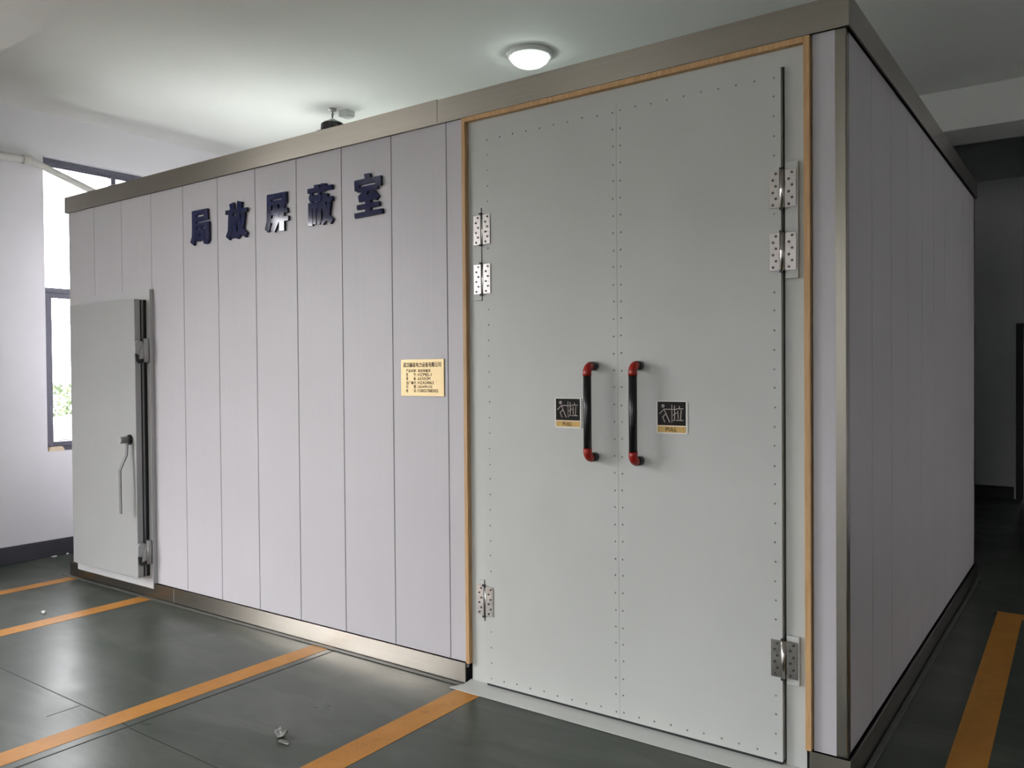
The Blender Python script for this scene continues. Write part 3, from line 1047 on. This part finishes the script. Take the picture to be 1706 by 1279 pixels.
# ================================================================== raised characters
GLYPHS = {
  '局': [
    [(1.694,2.689),(1.740,2.690),(1.735,2.565),(1.729,2.503),(1.713,2.458),(1.672,2.482),(1.691,2.519),(1.695,2.582)],
    [(1.694,2.689),(1.868,2.689),(1.871,2.659),(1.739,2.658)],
    [(1.827,2.667),(1.869,2.689),(1.872,2.617),(1.829,2.616)],
    [(1.736,2.644),(1.871,2.643),(1.872,2.617),(1.738,2.611)],
    [(1.733,2.603),(1.885,2.604),(1.886,2.576),(1.737,2.573)],
    [(1.841,2.604),(1.885,2.604),(1.885,2.479),(1.867,2.459),(1.846,2.456),(1.823,2.461),(1.824,2.483),(1.839,2.484)],
    [(1.737,2.562),(1.836,2.563),(1.835,2.529),(1.736,2.540)],
    [(1.737,2.562),(1.775,2.558),(1.773,2.481),(1.735,2.485)],
    [(1.796,2.561),(1.836,2.563),(1.830,2.484),(1.794,2.487)],
    [(1.736,2.520),(1.831,2.511),(1.830,2.484),(1.735,2.485)],
    [(1.775,2.575),(1.796,2.576),(1.796,2.556),(1.775,2.558)],
  ],
  '放': [
    [(2.105,2.685),(2.150,2.693),(2.155,2.654),(2.114,2.648)],
    [(2.064,2.649),(2.188,2.650),(2.188,2.622),(2.064,2.623)],
    [(2.096,2.625),(2.137,2.625),(2.129,2.513),(2.102,2.456),(2.065,2.481),(2.087,2.517)],
    [(2.115,2.608),(2.175,2.602),(2.177,2.570),(2.114,2.577)],
    [(2.138,2.577),(2.179,2.601),(2.179,2.495),(2.165,2.466),(2.130,2.465),(2.120,2.480),(2.136,2.509)],
    [(2.189,2.698),(2.237,2.685),(2.227,2.645),(2.214,2.611),(2.186,2.566),(2.168,2.602),(2.184,2.650)],
    [(2.219,2.645),(2.286,2.645),(2.285,2.618),(2.218,2.615)],
    [(2.228,2.623),(2.266,2.619),(2.251,2.516),(2.223,2.481),(2.188,2.455),(2.171,2.465),(2.173,2.496),(2.197,2.510),(2.221,2.562)],
    [(2.181,2.569),(2.214,2.596),(2.224,2.526),(2.253,2.511),(2.288,2.486),(2.267,2.457),(2.227,2.481),(2.197,2.510)],
  ],
  '屏': [
    [(2.484,2.694),(2.523,2.695),(2.519,2.526),(2.506,2.482),(2.486,2.465),(2.461,2.486),(2.480,2.531)],
    [(2.484,2.694),(2.666,2.693),(2.665,2.660),(2.522,2.661)],
    [(2.625,2.685),(2.666,2.693),(2.667,2.627),(2.624,2.626)],
    [(2.520,2.652),(2.668,2.651),(2.666,2.625),(2.519,2.625)],
    [(2.537,2.625),(2.582,2.624),(2.595,2.593),(2.548,2.594)],
    [(2.609,2.632),(2.657,2.626),(2.643,2.592),(2.599,2.592)],
    [(2.522,2.596),(2.674,2.596),(2.676,2.567),(2.524,2.565)],
    [(2.523,2.545),(2.684,2.546),(2.683,2.518),(2.523,2.517)],
    [(2.548,2.599),(2.596,2.597),(2.594,2.518),(2.552,2.459),(2.517,2.476),(2.537,2.515)],
    [(2.599,2.592),(2.645,2.591),(2.644,2.459),(2.598,2.463)],
  ],
  '蔽': [
    [(2.860,2.680),(3.073,2.678),(3.071,2.651),(2.859,2.653)],
    [(2.916,2.696),(2.958,2.695),(2.961,2.655),(2.918,2.656)],
    [(2.974,2.697),(3.018,2.693),(3.020,2.651),(2.975,2.645)],
    [(2.869,2.626),(2.884,2.654),(2.900,2.650),(2.903,2.595),(2.880,2.598)],
    [(2.949,2.654),(2.969,2.654),(2.968,2.595),(2.945,2.598)],
    [(2.969,2.634),(2.986,2.634),(2.974,2.598),(2.961,2.601)],
    [(2.903,2.639),(2.947,2.635),(2.945,2.598),(2.903,2.604)],
    [(2.865,2.596),(2.968,2.595),(2.981,2.594),(2.980,2.555),(2.866,2.564)],
    [(2.865,2.596),(2.901,2.593),(2.899,2.460),(2.862,2.464)],
    [(2.904,2.577),(2.935,2.578),(2.930,2.467),(2.904,2.469)],
    [(2.938,2.569),(2.977,2.575),(2.974,2.477),(2.962,2.463),(2.940,2.465)],
    [(2.991,2.642),(3.037,2.633),(3.019,2.589),(2.989,2.540),(2.977,2.555),(2.981,2.598)],
    [(3.020,2.613),(3.075,2.612),(3.075,2.585),(3.019,2.584)],
    [(3.026,2.601),(3.060,2.584),(3.046,2.501),(3.017,2.476),(2.988,2.456),(2.975,2.466),(2.999,2.505),(3.021,2.537)],
    [(2.985,2.554),(3.016,2.576),(3.028,2.518),(3.050,2.503),(3.078,2.481),(3.053,2.455),(3.020,2.478),(2.995,2.505)],
  ],
  '室': [
    [(3.330,2.700),(3.377,2.699),(3.379,2.672),(3.337,2.672)],
    [(3.254,2.673),(3.461,2.674),(3.460,2.646),(3.253,2.643)],
    [(3.254,2.673),(3.293,2.661),(3.292,2.616),(3.255,2.614)],
    [(3.418,2.666),(3.461,2.674),(3.461,2.620),(3.419,2.621)],
    [(3.276,2.631),(3.434,2.633),(3.435,2.604),(3.277,2.604)],
    [(3.312,2.602),(3.359,2.605),(3.348,2.580),(3.375,2.582),(3.338,2.549),(3.288,2.548),(3.282,2.582)],
    [(3.369,2.603),(3.411,2.600),(3.446,2.563),(3.420,2.544),(3.374,2.558),(3.372,2.584)],
    [(3.283,2.577),(3.427,2.575),(3.426,2.552),(3.288,2.548)],
    [(3.339,2.584),(3.381,2.581),(3.380,2.483),(3.337,2.486)],
    [(3.271,2.534),(3.446,2.535),(3.447,2.509),(3.272,2.507)],
    [(3.251,2.490),(3.469,2.493),(3.469,2.466),(3.253,2.462)],
  ],
}

GL_NAMES = {'局': 'first character of the blue sign, nearest the small door', '放': 'second character of the blue sign', '屏': 'middle character of the blue sign',
            '蔽': 'fourth character of the blue sign, with the grass-like top', '室': 'last character of the blue sign, nearest the double door'}
for ch, polys in GLYPHS.items():
    bm = B()
    for i, p in enumerate(polys):
        prism(bm, p, 'y', -0.0160 - 0.00002 * i, -0.0006)
    xs = [q[0] for p in polys for q in p]
    zs = [q[1] for p in polys for q in p]
    o = obj('sign_character', bm, 'letter', None, ((min(xs) + max(xs)) / 2, 0, min(zs)))
    o.data.materials.append(M['letter_side'])
    for p in o.data.polygons:
        if p.normal.y > -0.5:
            p.material_index = 1
    tag(o, 'glossy navy ' + GL_NAMES[ch], 'character', 'raised navy characters on the long wall')

# ================================================================== small insulated door
sd = thing('insulated_door', 'small grey insulated door at the window end of the long wall', 'door', (0.66, 0, 0.07))
fy = -0.030
fx0, fx1, fz0, fz1 = 0.125, 1.191, 0.071, 2.200
lx0, lx1, lz0, lz1 = 0.243, 1.150, 0.160, 2.128
# surface frame of four bars (mitred look)
bobj('frame_bar', 'small_frame', sd, (fx0, lx0 + 0.05, fy, -0.0005, fz0, fz1), 0.0006)
bobj('frame_bar', 'small_frame', sd, (lx1 - 0.05, fx1, fy, -0.0005, fz0, fz1), 0.0006)
bobj('frame_bar', 'small_frame', sd, (lx0 + 0.05, lx1 - 0.05, fy, -0.0005, lz1 - 0.05, fz1), 0.0006)
bobj('frame_bar', 'small_frame', sd, (lx0 + 0.05, lx1 - 0.05, fy, -0.0005, fz0, lz0 + 0.05), 0.0006)
bobj('door_slab', 'small_door', sd, (lx0, lx1, -0.120, -0.078, lz0, lz1), 0.002)
bobj('door_core', 'grey_plastic', sd, (lx0 + 0.03, lx1 - 0.016, -0.078, fy - 0.001, lz0 + 0.03, lz1 - 0.016))
# rubber seals run round the slab behind its edge: two dark lips with a grey channel between
for nm, mt, y0_, y1_, off in (('seal_lip', 'black_rubber', -0.0775, -0.068, 0.002), ('seal_channel', 'grey_plastic', -0.066, -0.052, 0.004), ('seal_lip', 'black_rubber', -0.050, -0.0308, 0.002)):
    bm = B()
    for dims in ((lx0 + off, lx0 + 0.03, lz0 + off, lz1 - off), (lx1 - 0.016, lx1 - off, lz0 + off, lz1 - off)):
        box(bm, dims[0], dims[1], y0_, y1_, dims[2], dims[3])
    box(bm, lx0 + 0.03, lx1 - 0.016, y0_, y1_, lz1 - 0.016, lz1 - off)
    box(bm, lx0 + 0.03, lx1 - 0.016, y0_, y1_, lz0 + off, lz0 + 0.03)
    obj(nm, bm, mt, sd, (0.7, y0_, lz0))
for hz in (1.765, 0.335):
    # rising hinge on the slab's edge
    bm = B()
    prism(bm, [(-0.126, hz - 0.02), (-0.126, hz + 0.050), (-0.110, hz + 0.072), (-0.066, hz + 0.066), (-0.066, hz + 0.005), (-0.078, hz + 0.005), (-0.094, hz - 0.03)], 'x', lx1 + 0.0005, lx1 + 0.014)
    h = obj('rising_hinge', bm, 'pale_metal', sd, (lx1, -0.1, hz), 0.002)
    bm = B()
    prism(bm, [(-0.090, hz + 0.000), (-0.066, hz + 0.052), (-0.058, hz + 0.052), (-0.058, hz - 0.055), (-0.098, hz - 0.062)], 'x', lx1 + 0.004, lx1 + 0.022)
    obj('hinge_wedge', bm, 'pale_metal', h, (lx1, -0.08, hz), 0.002)
    bm = B()
    prism(bm, [(-0.122, hz - 0.020), (-0.098, hz - 0.030), (-0.098, hz - 0.062), (-0.066, hz - 0.066), (-0.070, hz - 0.088), (-0.100, hz - 0.090), (-0.116, hz - 0.070)], 'x', lx1 + 0.0005, lx1 + 0.012)
    obj('hinge_cam', bm, 'black_plastic', h, (lx1, -0.1, hz), 0.001)
    bm = B()
    tube(bm, [(1.171, -0.048, hz - 0.082), (1.171, -0.048, hz + 0.085)], 0.0175, 18)
    obj('hinge_barrel', bm, 'pale_metal', h, (1.171, -0.05, hz))
# handle: round boss, knob and bent flat lever
hx_, hz_ = 1.073, 1.136
bm = B()
bmesh.ops.create_cone(bm, cap_ends=True, segments=24, radius1=0.036, radius2=0.036, depth=0.012, matrix=Matrix.Translation((hx_, -0.126, hz_)) @ Matrix.Rotation(math.radians(90), 4, 'X'))
lh = obj('lever_handle', bm, 'black_plastic', sd, (hx_, -0.126, hz_), 0.002)
bm = B()
tube(bm, [(hx_, -0.130, hz_), (hx_, -0.190, hz_)], [0.026, 0.023], 20)
obj('handle_knob', bm, 'grey_plastic', lh, (hx_, -0.13, hz_))
bm = B()
tube(bm, [(hx_, -0.189, hz_), (hx_, -0.200, hz_)], [0.022, 0.020], 20)
obj('knob_end', bm, 'pale_metal', lh, (hx_, -0.19, hz_))
bm = B()
lev = [(1.088, -0.152, hz_ - 0.01), (1.090, -0.155, 1.085), (1.088, -0.158, 1.030), (1.075, -0.200, 0.925), (1.078, -0.200, 0.62)]
for (p, q) in zip(lev, lev[1:]):
    pass
hw, ht = 0.0125, 0.004
rings = []
for i, p in enumerate(lev):
    p = Vector(p)
    rings.append([bm.verts.new(p + Vector((sx * hw, sy * ht, 0))) for sx, sy in ((-1, -1), (1, -1), (1, 1), (-1, 1))])
for a, b_ in zip(rings, rings[1:]):
    for k in range(4):
        bm.faces.new((a[k], a[(k + 1) % 4], b_[(k + 1) % 4], b_[k]))
bm.faces.new(rings[0]); bm.faces.new(list(reversed(rings[-1])))
obj('lever_bar', bm, 'grey_plastic', lh, (hx_, -0.16, 1.0))
bm = B()
lathe(bm, [(0, 0), (0.004, 0), (0.004, -0.004), (0, -0.004)], (lx1 - 0.03, -0.1222, lz0 + 0.03), 8)

bm.free()

# ================================================================== litter on the floor
def crumple(name, c, s, mat, label, cat, sub=2, flat=0.6, seed=1):
    rnd = random.Random(seed)
    bm = B()
    bmesh.ops.create_icosphere(bm, subdivisions=sub, radius=1.0)
    for v in bm.verts:
        k = 1 + rnd.uniform(-0.35, 0.25)
        v.co = Vector((v.co.x * s[0] * k, v.co.y * s[1] * k, v.co.z * s[2] * k))
    mn = min(v.co.z for v in bm.verts)
    for v in bm.verts:
        v.co += Vector((c[0], c[1], -mn + 0.0002))
    return tag(obj(name, bm, mat, None, (c[0], c[1], 0)), label, cat)


crumple('crumpled_wrapper', (3.745, -0.955), (0.030, 0.026, 0.020), 'foil', 'crumpled silvery wrapper on the green floor between two bay lines', 'litter', 2, seed=3)
crumple('torn_scrap', (3.80, -0.985), (0.034, 0.012, 0.004), 'foil', 'flat torn scrap beside the crumpled wrapper', 'litter', 2, seed=5)
crumple('plaster_chip', (0.905, -0.648), (0.026, 0.018, 0.012), 'chip', 'small white chip between the two farthest bay lines', 'litter', 1, seed=8)
crumple('plaster_flake', (-0.805, 0.225), (0.020, 0.030, 0.008), 'chip', 'long white flake lying at the foot of the dark baseboard', 'litter', 1, seed=9)
crumple('plaster_crumb', (-0.815, 0.345), (0.012, 0.016, 0.008), 'chip', 'tiny white crumb by the baseboard, close to the grey room', 'litter', 1, seed=10)

# ================================================================== outside the window
bm = B(); box(bm, -90, XW - TH - 0.001, -1.6, 80, -0.35, -0.15)
struct(obj('yard_paving', bm, 'pale_yard'), 'bright pale paving outside the window')
bm = B(); box(bm, -90, XW - TH - 0.001, -70, -1.601, -0.35, -0.15); box(bm, XW - TH, XR + 70, -70, YF - TH - 0.001, -0.35, -0.15); box(bm, XR + TH + 0.001, XR + 70, YF - TH - 0.001, 60, -0.35, -0.15)
struct(obj('driveway_ground', bm, 'outside'))
# unseen masses added around the hall to shut out the low sky
for nm, dims in (('west', (-44, -34, -60, -6, -0.15, 7.5)), ('south', (-30, 40, -62, -50, -0.15, 8.5)), ('east', (19, 27, -25, 30, -0.15, 9.0))):
    bm = B(); box(bm, *dims)
    o = obj('sky_blocker', bm, 'blocker', None, ((dims[0] + dims[1]) / 2, (dims[2] + dims[3]) / 2, -0.15), 0.03)
    struct(o)


def along(px_dir, dist):
    return (6.66318 + px_dir[0] * dist, -3.26487 + px_dir[1] * dist)


DIRW = (-0.9027, 0.4302)


def bush(c, r, h, label, seed):
    rnd = random.Random(seed)
    root = thing('shrub', label, 'shrub', (c[0], c[1], -0.15), 'shrubs outside the window')
    bm = B(); tube(bm, [(c[0], c[1], -0.15), (c[0] + 0.05, c[1], h * 0.4)], [0.06, 0.03], 8)
    obj('stem', bm, 'bark', root, (c[0], c[1], -0.15))
    bm = B()
    for k in range(1500):
        a, b_, rr = rnd.uniform(0, 2 * math.pi), rnd.uniform(-1, 1), rnd.uniform(0.55, 1) ** 0.5
        s_ = math.sqrt(1 - b_ * b_)
        p = Vector((c[0] + r * rr * s_ * math.cos(a), c[1] + r * rr * s_ * math.sin(a), -0.15 + h * (0.55 + 0.45 * rr * b_)))
        u = Vector((rnd.uniform(-1, 1), rnd.uniform(-1, 1), rnd.uniform(-1, 1))).normalized() * 0.085
        w = u.cross(Vector((rnd.uniform(-1, 1), rnd.uniform(-1, 1), rnd.uniform(-1, 1)))).normalized() * 0.042
        v = [bm.verts.new(p + q) for q in (-u, w, u, -w)]
        bm.faces.new(v)
    o = obj('foliage', bm, 'leaf', root, (c[0], c[1], -0.15))
    o['kind'] = 'stuff'


c = along(DIRW, 24.0); bush(c, 1.3, 1.55, 'rounded green shrub outside the window, behind the white car', 1)
c = along((-0.852, 0.5235), 25.0); bush(c, 1.2, 1.5, 'green shrub outside, farther along to the right of the rounded one', 2)
c = along((-0.945, 0.327), 25.5); bush(c, 1.2, 1.6, 'green shrub outside, hidden mostly by the window jamb', 3)
# railing fence
fc = along(DIRW, 29.0)
fence = thing('railing_fence', 'pale railing fence beyond the shrubs outside the window', 'fence', (fc[0], fc[1], -0.15))
tx, ty = 0.43, 0.903
for k in range(-24, 25):
    p = (fc[0] + tx * 0.14 * k, fc[1] + ty * 0.14 * k)
    bobj('picket', 'fence', fence, (p[0] - 0.018, p[0] + 0.018, p[1] - 0.018, p[1] + 0.018, -0.1, 2.35))
for zz in (0.1, 2.2):
    bm = B(); tube(bm, [(fc[0] - tx * 3.6, fc[1] - ty * 3.6, zz), (fc[0] + tx * 3.6, fc[1] + ty * 3.6, zz)], 0.03, 6)
    obj('rail', bm, 'fence', fence, (fc[0], fc[1], zz))
# parked white car, simple body seen as a sliver
def car(c, ang):
    root = thing('car', 'white car parked outside the window', 'car', (c[0], c[1], -0.15))
    R = Matrix.Translation((c[0], c[1], -0.15)) @ Matrix.Rotation(ang, 4, 'Z')

    def put(name, bm, mat, bev=0.0, parent=root):
        if bev:
            bmesh.ops.bevel(bm, geom=bm.edges[:], offset=bev, segments=3, profile=0.6, affect='EDGES', clamp_overlap=True)
        bmesh.ops.transform(bm, matrix=R, verts=bm.verts[:])
        return obj(name, bm, mat, parent, (c[0], c[1], -0.15), smooth=False)
    bm = B(); prism(bm, [(-2.2, 0.28), (2.2, 0.28), (2.25, 0.62), (2.05, 0.86), (1.0, 1.02), (-1.5, 1.04), (-2.15, 0.95)], 'y', -0.88, 0.88); put('body', bm, 'car_white', 0.09)
    bm = B(); prism(bm, [(1.05, 0.98), (0.35, 1.44), (-0.9, 1.47), (-1.6, 1.0)], 'y', -0.74, 0.74); put('cabin', bm, 'car_white', 0.07)
    bm = B(); prism(bm, [(0.95, 1.02), (0.38, 1.385), (0.41, 1.405), (1.0, 1.03)], 'y', -0.66, 0.66); put('windscreen', bm, 'car_glass')
    for s in (-1, 1):
        bm = B(); prism(bm, [(0.75, 1.06), (0.28, 1.38), (-0.82, 1.40), (-1.25, 1.08)], 'y', s * 0.738, s * 0.748); put('side_window', bm, 'car_glass')
        bm = B(); prism(bm, [(2.0, 0.70), (2.17, 0.66), (2.16, 0.78), (2.02, 0.84)], 'y', s * 0.55, s * 0.86); put('headlight', bm, 'car_glass', 0.01)
        for xx in (-1.35, 1.38):
            bm = B(); tube(bm, [(xx, s * 0.70, 0.31), (xx, s * 0.90, 0.31)], 0.31, 20); put('wheel', bm, 'tyre')
    bm = B(); prism(bm, [(2.18, 0.42), (2.27, 0.42), (2.26, 0.60), (2.19, 0.62)], 'y', -0.6, 0.6); put('grille', bm, 'car_glass', 0.01)


c = along(DIRW, 17.5)
car((c[0] + 0.43 * 1.45, c[1] + 0.903 * 1.45), math.radians(64.5 + 180))
bw = along(DIRW, 44.0)
bm = B(); box(bm, bw[0] - 4, bw[0], bw[1] - 16, bw[1] + 20, -0.15, 4.2)
tag(obj('pale_building', bm, 'far_wall', None, (bw[0] - 2, bw[1], -0.15), 0.02), 'long pale building across the yard, seen through the window', 'building')
